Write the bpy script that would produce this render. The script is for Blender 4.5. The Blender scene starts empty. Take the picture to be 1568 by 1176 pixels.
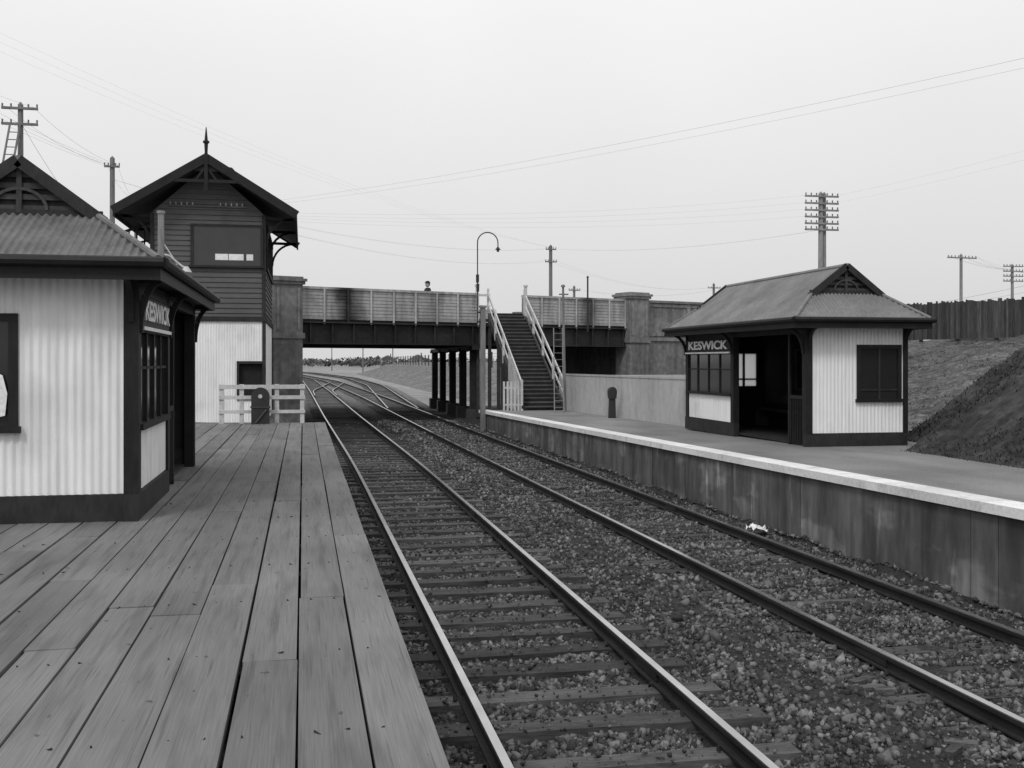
import bpy, math, random
import numpy as np
from mathutils import Vector, Matrix, noise
random.seed(7); rng=np.random.default_rng(7)
scene=bpy.context.scene
V=Vector
# ------------------------------------------------------------------ materials
def M(name,c,rough=.85,var=.25,scale=(2,2,2),fine=.15,fscale=(30,30,30),bump=0.0,metal=0.0,spec=.25,extra=None,detail=5):
    m=bpy.data.materials.new(name); m.use_nodes=True
    nt=m.node_tree; N=nt.nodes; L=nt.links
    b=N['Principled BSDF']
    b.inputs['Roughness'].default_value=rough; b.inputs['Metallic'].default_value=metal
    b.inputs['Specular IOR Level'].default_value=spec
    tc=N.new('ShaderNodeTexCoord')
    def noi(s,lo,hi,det=detail):
        mp=N.new('ShaderNodeMapping'); mp.inputs['Scale'].default_value=s
        L.new(tc.outputs['Object'],mp.inputs['Vector'])
        n=N.new('ShaderNodeTexNoise'); n.inputs['Scale'].default_value=1; n.inputs['Detail'].default_value=det
        L.new(mp.outputs[0],n.inputs['Vector'])
        r=N.new('ShaderNodeMapRange'); r.inputs[1].default_value=.3; r.inputs[2].default_value=.7
        r.inputs[3].default_value=lo; r.inputs[4].default_value=hi
        L.new(n.outputs[0],r.inputs[0]); return n,r
    def mul(a,bb):
        k=N.new('ShaderNodeMath'); k.operation='MULTIPLY'
        for i,x in enumerate((a,bb)):
            if isinstance(x,(int,float)): k.inputs[i].default_value=x
            else: L.new(x,k.inputs[i])
        return k.outputs[0]
    n1,r1=noi(scale,1-var,1+var); n2,r2=noi(fscale,1-fine,1+fine,3)
    at=N.new('ShaderNodeAttribute'); at.attribute_name='tint'
    o=mul(mul(mul(r1.outputs[0],r2.outputs[0]),c),at.outputs['Fac'])
    if extra: o=extra(N,L,tc,o,mul)
    L.new(o,b.inputs['Base Color'])
    if bump:
        bp=N.new('ShaderNodeBump'); bp.inputs['Strength'].default_value=bump; bp.inputs['Distance'].default_value=.02
        L.new(n2.outputs[0],bp.inputs['Height']); L.new(bp.outputs[0],b.inputs['Normal'])
    return m
def layer(N,L,tc,o,mul,scale,a,b,lo,hi,det=6):
    mp=N.new('ShaderNodeMapping'); mp.inputs['Scale'].default_value=scale; L.new(tc.outputs['Object'],mp.inputs['Vector'])
    n=N.new('ShaderNodeTexNoise'); n.inputs['Scale'].default_value=1; n.inputs['Detail'].default_value=det; L.new(mp.outputs[0],n.inputs['Vector'])
    r=N.new('ShaderNodeMapRange'); r.inputs[1].default_value=a; r.inputs[2].default_value=b; r.inputs[3].default_value=lo; r.inputs[4].default_value=hi
    L.new(n.outputs[0],r.inputs[0]); return mul(o,r.outputs[0])
def soot(N,L,tc,o,mul):
    sx=N.new('ShaderNodeSeparateXYZ'); L.new(tc.outputs['Object'],sx.inputs[0])
    nz=N.new('ShaderNodeTexNoise'); nz.inputs['Scale'].default_value=1.3; L.new(tc.outputs['Object'],nz.inputs['Vector'])
    cur=layer(N,L,tc,o,mul,(5,5,.5),.45,.7,1,.65)
    for cx,w,s in ((1.8,.95,.92),(5.5,.8,.35),(13.4,.8,.7)):
        a=N.new('ShaderNodeMath'); a.operation='SUBTRACT'; L.new(sx.outputs[0],a.inputs[0]); a.inputs[1].default_value=cx
        b=N.new('ShaderNodeMath'); b.operation='ABSOLUTE'; L.new(a.outputs[0],b.inputs[0])
        d=N.new('ShaderNodeMath'); d.operation='MULTIPLY_ADD'; L.new(nz.outputs[0],d.inputs[0]); d.inputs[1].default_value=.9; L.new(b.outputs[0],d.inputs[2])
        r=N.new('ShaderNodeMapRange'); r.interpolation_type='SMOOTHSTEP'; L.new(d.outputs[0],r.inputs[0])
        r.inputs[1].default_value=.5; r.inputs[2].default_value=.5+w; r.inputs[3].default_value=1-s; r.inputs[4].default_value=1
        cur=mul(cur,r.outputs[0])
    return cur
def wallgrime(N,L,tc,o,mul):
    o=layer(N,L,tc,o,mul,(3,3.2,.35),.35,.65,.65,1.35,8)
    o=layer(N,L,tc,o,mul,(1.6,1.0,2.0),.56,.64,1,1.7,10)
    o=layer(N,L,tc,o,mul,(4,4,.7),.64,.70,1,1.7,6)
    return layer(N,L,tc,o,mul,(.6,.5,.8),.4,.7,1.05,.6,8)
def whitegrime(N,L,tc,o,mul):
    o=layer(N,L,tc,o,mul,(1.3,1.3,1.1),.5,.75,1,.78,8)
    return layer(N,L,tc,o,mul,(16,16,.7),.6,.8,1,.75,4)
def plankwear(N,L,tc,o,mul):
    o=layer(N,L,tc,o,mul,(11,.9,1),.50,.72,1.06,.70,8)
    o=layer(N,L,tc,o,mul,(60,1.2,1),.60,.70,1,.66,4)    # splits along the grain
    o=layer(N,L,tc,o,mul,(14,9,1),.69,.73,1,.5,3)
    return layer(N,L,tc,o,mul,(.7,.5,1),.33,.67,.82,1.16,6)
m_white=M('white_painted_iron',.79,.6,.06,(3,3,.5),.06,(14,14,1.2),extra=whitegrime)
m_whiteold=M('weathered_white_paint',.45,.7,.18,(3,3,3),.15,(25,25,5))
m_black=M('black_painted_timber',.014,.6,.3,(4,4,4),.2,(40,40,8),.1)
m_dark=M('dark_paint',.026,.7,.3,(4,4,4),.2,(30,30,8),.1)
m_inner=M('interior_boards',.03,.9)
m_roofL=M('galvanised_roof_dull',.14,.6,.25,(1.5,1.5,1.5),.15,(12,12,12),0,.0,.3,extra=lambda N,L,tc,o,mul:layer(N,L,tc,o,mul,(2,2,2),.5,.7,1,.75,8))
m_roofR=M('galvanised_roof',.175,.55,.22,(1.2,1.2,1.2),.12,(12,12,12),0,.0,.3,extra=lambda N,L,tc,o,mul:layer(N,L,tc,o,mul,(2,2,2),.5,.7,1,.8,8))
m_glass=M('dark_window_glass',.02,.08,.1,(3,3,3),.0,(3,3,3),0,0,.5)
m_pale=M('painted_pane_light',.75,.3,.1,(3,3,3))  # pale colour standing in for daylight through the signal box
m_frost=bpy.data.materials.new('frosted_glass'); m_frost.use_nodes=True
_n=m_frost.node_tree; _t=_n.nodes.new('ShaderNodeBsdfTranslucent'); _t.inputs[0].default_value=(.92,.92,.92,1); _n.links.new(_t.outputs[0],_n.nodes['Material Output'].inputs[0])
m_plank=M('platform_planks',.150,.8,.08,(3,.5,3),.14,(140,2.2,30),.15,extra=plankwear,detail=5)
m_conc=M('platform_wall_concrete',.110,.9,.15,(2.2,1.6,.7),.2,(9,9,3),.3,extra=wallgrime)
m_cop=M('coping_concrete',.70,.8,.12,(1,1,1),.12,(25,25,25),.1,extra=lambda N,L,tc,o,mul:layer(N,L,tc,o,mul,(3,3,3),.55,.75,1,.7,8))
m_asph=M('platform_gravel_surface',.205,.95,.15,(.5,.5,.5),.3,(60,60,60),.5,extra=lambda N,L,tc,o,mul:layer(N,L,tc,o,mul,(1.2,.4,1),.4,.7,1.08,.78,8))
m_bal=M('ballast_bed',.030,.95,.35,(3,3,3),.5,(40,40,40),1)
m_stone=M('ballast_stone',.120,.9,.35,(.9,.9,.9),.25,(30,30,30),.2)
m_sleep=M('timber_sleeper',.058,.85,.3,(2,6,6),.35,(6,60,40),.4)
m_head=M('rail_head_steel',.5,.2,.15,(5,1,5),.1,(9,4,9),0,.85,.5)
m_web=M('rail_web_rust',.022,.8,.3)
m_ground=M('ground_dirt',.24,.95,.25,(.05,.05,.05),.35,(.6,.6,.6),.3)
m_bank=M('bank_dry_grass',.095,.95,.35,(.7,.7,.7),.45,(7,7,7),1,extra=lambda N,L,tc,o,mul:layer(N,L,tc,o,mul,(2.5,2.5,2.5),.4,.65,.66,1.25,10))
m_wb=M('signal_box_weatherboard',.09,.7,.12,(1,1,3),.12,(4,4,30),.1)
m_slate=M('signal_box_roof',.07,.6,.2)
m_par=M('bridge_parapet_paint',.36,.7,.12,(.8,.8,.8),.12,(6,6,6),0,extra=soot)
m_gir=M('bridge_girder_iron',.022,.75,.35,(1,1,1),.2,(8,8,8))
m_ab=M('abutment_render',.19,.9,.2,(.5,.5,.8),.22,(5,5,5),.3,extra=lambda N,L,tc,o,mul:layer(N,L,tc,layer(N,L,tc,o,mul,(4,4,.5),.45,.7,1,.65,6),mul,(.7,.7,1.2),.5,.62,1,1.25,8))
m_fence=M('sheet_fence_paint',.42,.75,.1,(.5,.5,.5),.08,(5,5,5),extra=lambda N,L,tc,o,mul:layer(N,L,tc,o,mul,(3,3,.6),.5,.8,1,.75,6))
m_pal=M('paling_timber',.06,.9,.3,(2,2,.5),.3,(20,20,3),.2)
m_pole=M('weathered_pole_timber',.17,.85,.25,(3,3,.5),.2,(30,30,3),.2)
m_pole2=M('grey_weathered_pole',.24,.85,.25,(3,3,.5),.2,(30,30,3),.2)
m_iron=M('iron_fittings',.035,.6,.2)
m_rail=M('handrail_white_paint',.5,.7,.15,(2,2,2),.15,(20,20,20))
m_step=M('stair_timber',.06,.85,.25,(3,3,3),.2,(25,25,25))
m_tree=M('distant_foliage',.12,.95,.4,(.2,.2,.2),.3,(2,2,2))
m_skin=M('skin',.35,.6,.05); m_cloth=M('dark_coat_cloth',.03,.9,.1)
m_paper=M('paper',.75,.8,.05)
m_letter=M('sign_letter_paint',.75,.6,.05)
def nolint(m):
    for n in m.node_tree.nodes:
        if n.type=='ATTRIBUTE':
            for l in list(n.outputs['Fac'].links):
                to=l.to_socket; m.node_tree.links.remove(l); to.default_value=1.0
for mm in (m_letter,m_skin,m_cloth): nolint(mm)
# ------------------------------------------------------------------ builder
def empty(name,loc):
    e=bpy.data.objects.new(name,None); e.location=loc; e.empty_display_size=.3
    scene.collection.objects.link(e); return e
def attach(o,parent):
    if parent is not None:
        o.parent=parent; o.matrix_parent_inverse=Matrix.Translation(-V(parent.location))
def mk(name,v,f,mat,parent=None,smooth=False,tint=None):
    me=bpy.data.meshes.new(name); me.from_pydata([tuple(p) for p in v],[],f)
    a=me.attributes.new('tint','FLOAT','FACE')
    a.data.foreach_set('value',np.array(tint if tint is not None else [1.0]*len(f),dtype=np.float32))
    me.materials.append(mat)
    if smooth: me.polygons.foreach_set('use_smooth',[True]*len(f))
    o=bpy.data.objects.new(name,me); scene.collection.objects.link(o); attach(o,parent); me.update(); return o
class B:
    def __init__(s,xf=None): s.v=[];s.f=[];s.t=[];s.xf=xf
    def add(s,vs,fs,t=1.0):
        n=len(s.v)
        s.v+= [s.xf(p) for p in vs] if s.xf else [tuple(p) for p in vs]
        s.f+=[tuple(i+n for i in q) for q in fs]; s.t+=[t]*len(fs); return s
    def box(s,x0,x1,y0,y1,z0,z1,t=1.0):
        if x0>x1:x0,x1=x1,x0
        if y0>y1:y0,y1=y1,y0
        return s.add([(x0,y0,z0),(x1,y0,z0),(x1,y1,z0),(x0,y1,z0),(x0,y0,z1),(x1,y0,z1),(x1,y1,z1),(x0,y1,z1)],
          [(0,3,2,1),(4,5,6,7),(0,1,5,4),(1,2,6,5),(2,3,7,6),(3,0,4,7)],t)
    def beam(s,p0,p1,w,h,up=(0,0,1),t=1.0):
        p0=V(p0);p1=V(p1);d=(p1-p0).normalized();u=V(up)
        if abs(d.dot(u))>.98:u=V((0,1,0))
        a=d.cross(u).normalized();b=a.cross(d).normalized();a*=w/2;b*=h/2
        return s.add([p0-a-b,p0+a-b,p0+a+b,p0-a+b,p1-a-b,p1+a-b,p1+a+b,p1-a+b],
          [(0,3,2,1),(4,5,6,7),(0,1,5,4),(1,2,6,5),(2,3,7,6),(3,0,4,7)],t)
    def cyl(s,p0,p1,r0,r1=None,n=10,t=1.0):
        r1=r0 if r1 is None else r1
        p0=V(p0);p1=V(p1);d=(p1-p0).normalized();u=V((0,0,1)) if abs(d.z)<.95 else V((1,0,0))
        a=d.cross(u).normalized();b=a.cross(d)
        vs=[p0+(a*math.cos(k*2*math.pi/n)+b*math.sin(k*2*math.pi/n))*r0 for k in range(n)]
        vs+=[p1+(a*math.cos(k*2*math.pi/n)+b*math.sin(k*2*math.pi/n))*r1 for k in range(n)]
        fs=[(k,(k+1)%n,n+(k+1)%n,n+k) for k in range(n)]+[tuple(range(n))[::-1],tuple(range(n,2*n))]
        return s.add(vs,fs,t)
    def tube(s,pts,r,n=8):
        for a,b in zip(pts[:-1],pts[1:]): s.cyl(a,b,r,r,n)
        return s
    def prism(s,poly,ext,t=1.0):
        e=V(ext);n=len(poly);vs=[V(p) for p in poly]+[V(p)+e for p in poly]
        return s.add(vs,[tuple(range(n)),tuple(range(n,2*n))[::-1]]+[(k,n+k,n+(k+1)%n,(k+1)%n) for k in range(n)],t)
    def sheet(s,o,u,v,nrm,u0,u1,vlo,vhi,pitch=.076,amp=.009,prof='sin',per=8,jit=0):
        o=V(o);u=V(u);v=V(v);nrm=V(nrm)
        fl=vlo if callable(vlo) else (lambda x:vlo); fh=vhi if callable(vhi) else (lambda x:vhi)
        S=[]
        if prof=='sin':
            n=max(2,int((u1-u0)/pitch*per)); 
            for i in range(n+1):
                x=u0+(u1-u0)*i/n; S.append((x,amp*math.sin(2*math.pi*x/pitch)))
        else:
            k=math.floor(u0/pitch)
            while k*pitch<u1-1e-6:
                a=max(u0,k*pitch); b=min(u1,(k+1)*pitch-.004)
                if b>a: S.append((a,amp*(1-(a/pitch-k)))); S.append((b,amp*(1-(b/pitch-k))))
                k+=1
        vs=[]
        for x,off in S:
            vs.append(o+u*x+v*fl(x)+nrm*off); vs.append(o+u*x+v*fh(x)+nrm*off)
        fs=[(2*i,2*i+2,2*i+3,2*i+1) for i in range(len(S)-1)]
        return s.add(vs,fs)
    def done(s,name,mat,parent=None,smooth=False): return mk(name,s.v,s.f,mat,parent,smooth,s.t)
X_=V((1,0,0));Y_=V((0,1,0));Z_=V((0,0,1))
def grid(name,xs,ys,fz,mat,parent=None,ft=None):
    nx,ny=len(xs),len(ys)
    v=[(x,y,fz(x,y)) for y in ys for x in xs]
    f=[(j*nx+i,j*nx+i+1,(j+1)*nx+i+1,(j+1)*nx+i) for j in range(ny-1) for i in range(nx-1)]
    t=None
    if ft: t=[ft((xs[i]+xs[i+1])/2,(ys[j]+ys[j+1])/2) for j in range(ny-1) for i in range(nx-1)]
    return mk(name,v,f,mat,parent,True,t)
def nz(x,y,s,z=0): return noise.noise(V((x*s,y*s,z)))
def sm(t): t=max(0,min(1,t)); return t*t*(3-2*t)
# ------------------------------------------------------------------ wooden platform (left)
XE=.53
e=empty('wooden_platform',(-2,12,1))
b=B(); x=XE; w0=.285
while x>-7.2:
    w=w0+random.uniform(-.022,.020); g=random.choice((.012,.014,.018,.024))
    y=-3-random.uniform(0,5)
    while y<26.1:
        ln=random.choice((4.3,5.5,6.1,7.3)); y1=min(26.1,y+ln)
        dz=random.uniform(-.004,.004); q=random.uniform(-.006,.006); gg=g+random.uniform(-.004,.004); tilt=random.uniform(-.002,.002)
        n=len(b.v); b.box(x-w+gg,x,y+.003,y1-random.choice((.002,.003,.006)),.94+dz,1.0+dz,random.uniform(.84,1.14))
        for i in range(n,n+8):
            vx,vy,vz=b.v[i]; b.v[i]=(vx+q*(1 if vy<y+.1 else -1),vy,vz+tilt*(1 if vx>x-.1 else -1))
        y=y1
    x-=w
b.done('deck_planks',m_plank,e)
b=B()
for yy in np.arange(-3,26,1.2): b.box(-7.2,.45,yy,yy+.15,.74,.93)
b.box(.40,.5,-3,26.05,.66,.925)
for yy in np.arange(-3,26.2,2.4):
    b.box(.3,.48,yy,yy+.2,-.3,.66)
b.box(.28,.3,-3,26.05,-.3,.7); b.box(-7.2,.5,26.0,26.06,-.3,.92)
b.done('joists_and_posts',m_dark,e)
b=B()
for yy in np.arange(-2.9,12,1.2):
    xx=XE-.06
    while xx>-3.2:
        if random.random()<.6: b.cyl((xx+random.uniform(-.03,.03),yy+random.uniform(-.04,.04),.995),(xx,yy,1.005),.0045,.004,6)
        xx-=.142
b.done('nail_heads',m_web,e)
# ------------------------------------------------------------------ right platform
def xe(y): return 7.34-.015*y
def pz(y): return 1.119-.01267*y
e=empty('concrete_platform',(8,18,.9))
b=B(); y=-4.0
while y<40:
    y1=min(40,y+2.0)
    b.add([(xe(y)-.06,y+.006,pz(y)),(xe(y)+.34,y+.006,pz(y)),(xe(y1)+.34,y1,pz(y1)),(xe(y1)-.06,y1,pz(y1)),
           (xe(y)-.06,y+.006,pz(y)-.11),(xe(y)+.34,y+.006,pz(y)-.11),(xe(y1)+.34,y1,pz(y1)-.11),(xe(y1)-.06,y1,pz(y1)-.11)],
          [(0,1,2,3),(7,6,5,4),(0,4,5,1),(1,5,6,2),(2,6,7,3),(3,7,4,0)],random.uniform(.9,1.08)); y=y1
b.done('coping',m_cop,e)
b=B(); y=-4.0
while y<40:
    y1=min(40,y+random.choice((.45,.6,.9,1.2)))
    o=random.uniform(-.004,.004); t=random.uniform(.88,1.12)
    b.add([(xe(y)+o,y+.006,-.35),(xe(y1)+o,y1,-.35),(xe(y1)+o,y1,pz(y1)-.11),(xe(y)+o,y+.006,pz(y)-.11)],[(0,3,2,1)],t)
    b.add([(xe(y)+.012,y-.02,-.35),(xe(y)+.012,y+.03,-.35),(xe(y)+.012,y+.03,pz(y)-.11),(xe(y)+.012,y-.02,pz(y)-.11)],[(0,3,2,1)],.6)
    y=y1
b.add([(xe(40),40,-.35),(16,40,-.35),(16,40,pz(40)-.02),(xe(40),40,pz(40)-.11)],[(0,1,2,3)])
b.done('face_wall',m_conc,e)
b=B()
for y in np.arange(-4,40,2.0):
    for k in range(6):
        x0=xe(y)+.34 if k==0 else 7.5+k*1.4; x0b=xe(y+2)+.34 if k==0 else x0; x1=7.5+(k+1)*1.4
        b.add([(x0,y,pz(y)-.012),(x1,y,pz(y)-.012),(x1,y+2,pz(y+2)-.012),(x0b,y+2,pz(y+2)-.012)],[(0,1,2,3)])
b.done('gravel_surface',m_asph,e)
# ------------------------------------------------------------------ ground
gz=-.26
b=B()
b.add([(-3000,-400,gz),(3000,-400,gz),(3000,4500,gz),(-3000,4500,gz)],[(0,1,2,3)])
b.done('ground',m_ground)
def zl(x,y):
    k=sm((x+1.6)/1.7); return .72*(1-k)+(-.3)*k+.04*nz(x,y,.8)
grid('ground_terrace',list(np.linspace(-30,-3,15))+list(np.linspace(-2.6,.25,14)),list(np.arange(26.1,44,.9))+[44,60],zl,m_bank,None,lambda x,y:1.5)
# embankment terrain right
TY=[-5,5,13,17,18.5,20,23,45,62,70,230]; TX=[9.4,9.6,9.9,10.3,11.6,12.0,14,14.3,12,10.5,10.5]
SL=[.72,.72,.72,.72,.72,.72,.25,.25,.3,.3,.3]; CP=[3.65]*8+[3.0,2.35,2.2]
def zb_(x,y):
    toe=np.interp(y,TY,TX); s=np.interp(y,TY,SL); cap=np.interp(y,TY,CP)
    base=pz(y)-.09 if y<39 else (np.interp(y,[39,41,62,70],[pz(39)-.09,-.2,-.28,-.3]))
    r=(x-toe)*s
    if r<=0: return base-.02+ min(0,r)*.02
    r=math.sqrt(r*r+.09)-.3 if r>0 else 0
    z=base+r
    z=z if z<cap-.4 else cap-.4+.4*(1-math.exp(-(z-cap+.4)/.4))
    k=min(1,r/.5)
    return z+k*(.20*nz(x,y,.55)+.13*nz(x,y,1.7,3)+.07*nz(x,y,5,7))
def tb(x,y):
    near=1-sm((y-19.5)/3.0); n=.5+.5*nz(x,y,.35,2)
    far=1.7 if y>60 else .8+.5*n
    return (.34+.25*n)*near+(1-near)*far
xs=list(np.arange(9.2,18,.12))+list(np.arange(18,30,.4))+[32,36,42,60,90]
ys=list(np.arange(-5,8,1.0))+list(np.arange(8,26,.13))+list(np.arange(26,72,.5))+list(np.arange(72,230,6))
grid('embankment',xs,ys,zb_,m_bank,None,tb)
def tufts(name,pts,h,mat,tf):
    n=len(pts); v=np.zeros((n,3,3)); 
    for i,(x,y,z) in enumerate(pts):
        a=random.uniform(0,math.pi); w=random.uniform(.008,.022); hh=h*random.uniform(.3,1.1); 
        v[i]=[[x-w*math.cos(a),y-w*math.sin(a),z-.02],[x+w*math.cos(a),y+w*math.sin(a),z-.02],[x+random.uniform(-.07,.07),y+random.uniform(-.07,.07),z+hh]]
    mk(name,v.reshape(-1,3),[(3*i,3*i+1,3*i+2) for i in range(n)],mat,None,False,[tf(p[0],p[1])*random.uniform(.6,1.5) for p in pts])
pts=[]
while len(pts)<34000:
    y=random.uniform(20,45) if random.random()<.6 else random.uniform(12,24); x=random.uniform(10,27 if y>22 else 17)
    if x<np.interp(y,TY,TX)+.1 or (11.5>x and 17<y<25): continue
    if nz(x,y,.9,5)<-.0+random.uniform(-.35,.15): continue
    pts.append((x,y,zb_(x,y)))
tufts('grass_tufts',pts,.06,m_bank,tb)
# ------------------------------------------------------------------ tracks
def path(pts,y0,y1,st=.5,win=16):
    yy=np.arange(y0-win,y1+win,st); P=np.array(pts)
    xx=np.interp(yy,P[:,0],P[:,1])
    m=yy<P[0,0]; s=(P[1,1]-P[0,1])/(P[1,0]-P[0,0]); xx[m]=P[0,1]+s*(yy[m]-P[0,0])
    k=int(win/st); ker=np.hanning(k+2)[1:-1]; ker/=ker.sum(); x2=np.convolve(xx,ker,'same')
    q=(yy>=y0)&(yy<=y1); return yy[q],x2[q]
A=[(-6,2.05),(25,2.03),(47,1.75),(87,1.4),(150,.6),(230,-6),(350,-30)]
Bp=[(-6,5.9),(9.4,5.67),(38,5.23),(72,4.9),(135,3.6),(230,-3),(350,-26)]
C=[(52,5.1),(75,6.0),(110,7.4),(160,7.2),(230,2),(350,-20)]
D=[(60,1.75),(90,1.6),(125,4.0),(150,3.0)]
def track(pts,y0,y1,sl0,name):
    e=empty(name,(pts[0][1],y0,0)); yy,xx=path(pts,y0,y1)
    def sweep(dx0,dx1,z0,z1,bb):
        for side in (-.8,.8):
            n=len(bb.v)
            for x,y in zip(xx,yy): bb.v+=[(x+side+dx0,y,z0),(x+side+dx1,y,z0),(x+side+dx1,y,z1),(x+side+dx0,y,z1)]
            for i in range(len(xx)-1):
                for k in range(4):
                    bb.f.append((n+4*i+k,n+4*i+(k+1)%4,n+4*i+4+(k+1)%4,n+4*i+4+k)); bb.t.append(1.0)
            bb.f.append((n,n+1,n+2,n+3)); bb.t.append(1.0)
    h=B(); sweep(-.030,.030,-.010,0,h); h.done('rail_heads',m_head,e)
    h=B(); sweep(-.034,.034,-.04,-.0101,h); sweep(-.009,.009,-.115,-.04,h); sweep(-.06,.06,-.13,-.115,h); 
    for y in np.arange(y0+3,min(y1,50),9.1):
        x=np.interp(y,yy,xx)
        for s in (-.8,.8): h.box(x+s-.03,x+s+.03,y,y+.5,-.105,-.045)
    h.done('rail_webs',m_web,e)
    sl=B(); y=sl0; S=[]
    while y<y1:
        x=np.interp(y,yy,xx)+random.uniform(-.07,.07); r=random.uniform(-.022,.022)
        w=.115+random.uniform(-.014,.014); dz=random.uniform(-.016,.003)
        sl.beam((x-1.28,y-r*1.28,-.2+dz),(x+1.28,y+r*1.28,-.2+dz+random.uniform(-.004,.002)),2*w,.135,t=random.uniform(.65,1.5)*(1 if y<62 else 1.8)); S.append(y)  # far sleepers tinted lighter, haze put into their colour
        y+=random.uniform(.57,.71) if y<120 else .9
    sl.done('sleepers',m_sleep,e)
    ch=B()
    for y in S:
        if y>45: break
        x=np.interp(y,yy,xx)
        for s in (-.8,.8):
            for q in (-.085,.085): ch.cyl((x+s+q,y+random.uniform(-.04,.04),-.135),(x+s+q,y,-.1),.016,.013,6)
    ch.done('rail_spikes',m_web,e)
    return yy,xx,S
ta=track(A,-4,340,-3.7,'railway_track'); tb2=track(Bp,-4,340,-3.5,'railway_track'); 
tc_=track(C,56,340,57,'railway_track'); td=track(D,78,122,200,'railway_track')
def xa(y): return np.interp(y,ta[0],ta[1])
def xb(y): return np.interp(y,tb2[0],tb2[1])
SA=np.array(ta[2]); SB=np.array(tb2[2])
def hb(x,y):
    a=abs(x-xa(y)); c=abs(x-xb(y)); mid=(xa(y)+xb(y))/2
    za=-.195+.03*nz(x,y,.9,12); zm=-.08+.07*nz(x,y,.8); 
    z=za if a<1.2 else za+(zm-za)*sm((a-1.2)/.5)
    if c<1.45: z=min(z,-.150) if x>mid else z
    if x<xa(y)-1.2: z=-.16
    return z+.030*nz(x,y,2.2,4)+.018*nz(x,y,7,9)
xs=list(np.arange(.25,7.7,.07)); ys=list(np.arange(2,20,.09))+list(np.arange(20,46.5,.3))
eb=empty('track_ballast',(4,15,-.2))
grid('ballast_bed',xs,ys,hb,m_bal,eb)
for nm,tt in (('far_bed_a',ta),('far_bed_b',tb2),('far_bed_c',tc_)):
    bb=B(); q=tt[0]>=46.4; yy=tt[0][q][::2]; xx=tt[1][q][::2]
    dz={'far_bed_a':0,'far_bed_b':-.006,'far_bed_c':-.012}[nm]
    for i in range(len(yy)-1):
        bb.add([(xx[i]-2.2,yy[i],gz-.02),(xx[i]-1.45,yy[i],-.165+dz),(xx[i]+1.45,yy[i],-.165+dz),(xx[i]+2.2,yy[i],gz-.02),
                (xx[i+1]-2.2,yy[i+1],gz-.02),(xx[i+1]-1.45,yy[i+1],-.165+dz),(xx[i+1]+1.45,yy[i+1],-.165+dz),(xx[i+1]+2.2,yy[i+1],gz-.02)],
               [(0,1,5,4),(1,2,6,5),(2,3,7,6)],float(np.interp(yy[i],[46,62,75,120],[1.2,1.8,4.5,6.0])))  # tint rises with distance: haze painted into the bed colour
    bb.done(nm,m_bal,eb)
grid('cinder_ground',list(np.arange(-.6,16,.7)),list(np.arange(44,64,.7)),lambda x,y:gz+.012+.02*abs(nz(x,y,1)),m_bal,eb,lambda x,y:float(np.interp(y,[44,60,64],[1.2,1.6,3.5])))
def stones(zones):
    P=[];R=[]
    for (x0,x1,y0,y1,n,r0,r1) in zones:
        X=rng.uniform(x0,x1,n);Y=rng.uniform(y0,y1,n)
        for x,y in zip(X,Y):
            a=x-xa(y); c=x-xb(y)
            if min(abs(abs(a)-.8),abs(abs(c)-.8))<(.10 if r1<.07 else .16): continue
            if x>xe(y)-.03 or x<.56: continue
            r=r0+(r1-r0)*random.random()**2.8; z=hb(x,y)
            if abs(a)<1.32 and np.min(np.abs(SA-y))<.13:
                if random.random()<.93-.25*max(0,nz(x,y,1.3,20)): continue
                z=-.13; r*=.6
            elif abs(c)<1.32 and np.min(np.abs(SB-y))<.14:
                if random.random()<.78-.5*nz(x,y,.9,30): continue
                z=-.13; r*=.7
            elif abs(a)<1.3: r=min(r,.035)
            mx=(xa(y)+xb(y))/2
            if abs(x-mx-.1+.2*nz(x,y,.7))<.24 and y<16 and random.random()<.78: continue
            P.append((x,y,z+r*.25)); R.append(r)
    P=np.array(P);R=np.array(R);n=len(P)
    cube=np.array([(-1,-1,-1),(1,-1,-1),(1,1,-1),(-1,1,-1),(-1,-1,1),(1,-1,1),(1,1,1),(-1,1,1)],float)*.72
    vv=cube[None]*rng.uniform(.5,1.3,(n,8,1))*rng.uniform(.55,1.2,(n,1,3))
    q=rng.normal(size=(n,4));q/=np.linalg.norm(q,axis=1)[:,None];w,x,y,z=q.T
    Rm=np.stack([1-2*(y*y+z*z),2*(x*y-z*w),2*(x*z+y*w),2*(x*y+z*w),1-2*(x*x+z*z),2*(y*z-x*w),2*(x*z-y*w),2*(y*z+x*w),1-2*(x*x+y*y)],1).reshape(n,3,3)
    vv=np.einsum('nij,nkj->nki',Rm,vv)*R[:,None,None]+P[:,None,:]
    F=np.array([(0,3,2,1),(4,5,6,7),(0,1,5,4),(1,2,6,5),(2,3,7,6),(3,0,4,7)])
    FF=(F[None]+8*np.arange(n)[:,None,None]).reshape(-1,4)
    me=bpy.data.meshes.new('stones'); me.vertices.add(8*n); me.vertices.foreach_set('co',vv.reshape(-1).astype(np.float32))
    me.loops.add(24*n); me.loops.foreach_set('vertex_index',FF.reshape(-1).astype(np.int32))
    me.polygons.add(6*n); me.polygons.foreach_set('loop_start',np.arange(0,24*n,4,dtype=np.int32)); 
    a=me.attributes.new('tint','FLOAT','FACE'); a.data.foreach_set('value',np.repeat(.3+1.4*rng.uniform(0,1,n)**2.0,6).astype(np.float32))
    me.materials.append(m_stone); me.update(calc_edges=True); me.validate()
    o=bpy.data.objects.new('stones',me); scene.collection.objects.link(o); attach(o,eb)
stones([(.56,7.4,3.4,10,85000,.008,.038),(.56,7.4,10,18,50000,.012,.042),(.56,7.4,18,32,26000,.02,.05),(.56,7.4,32,46,9000,.03,.06),(3.2,7.2,4,12,260,.045,.08)])
b=B()
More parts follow.
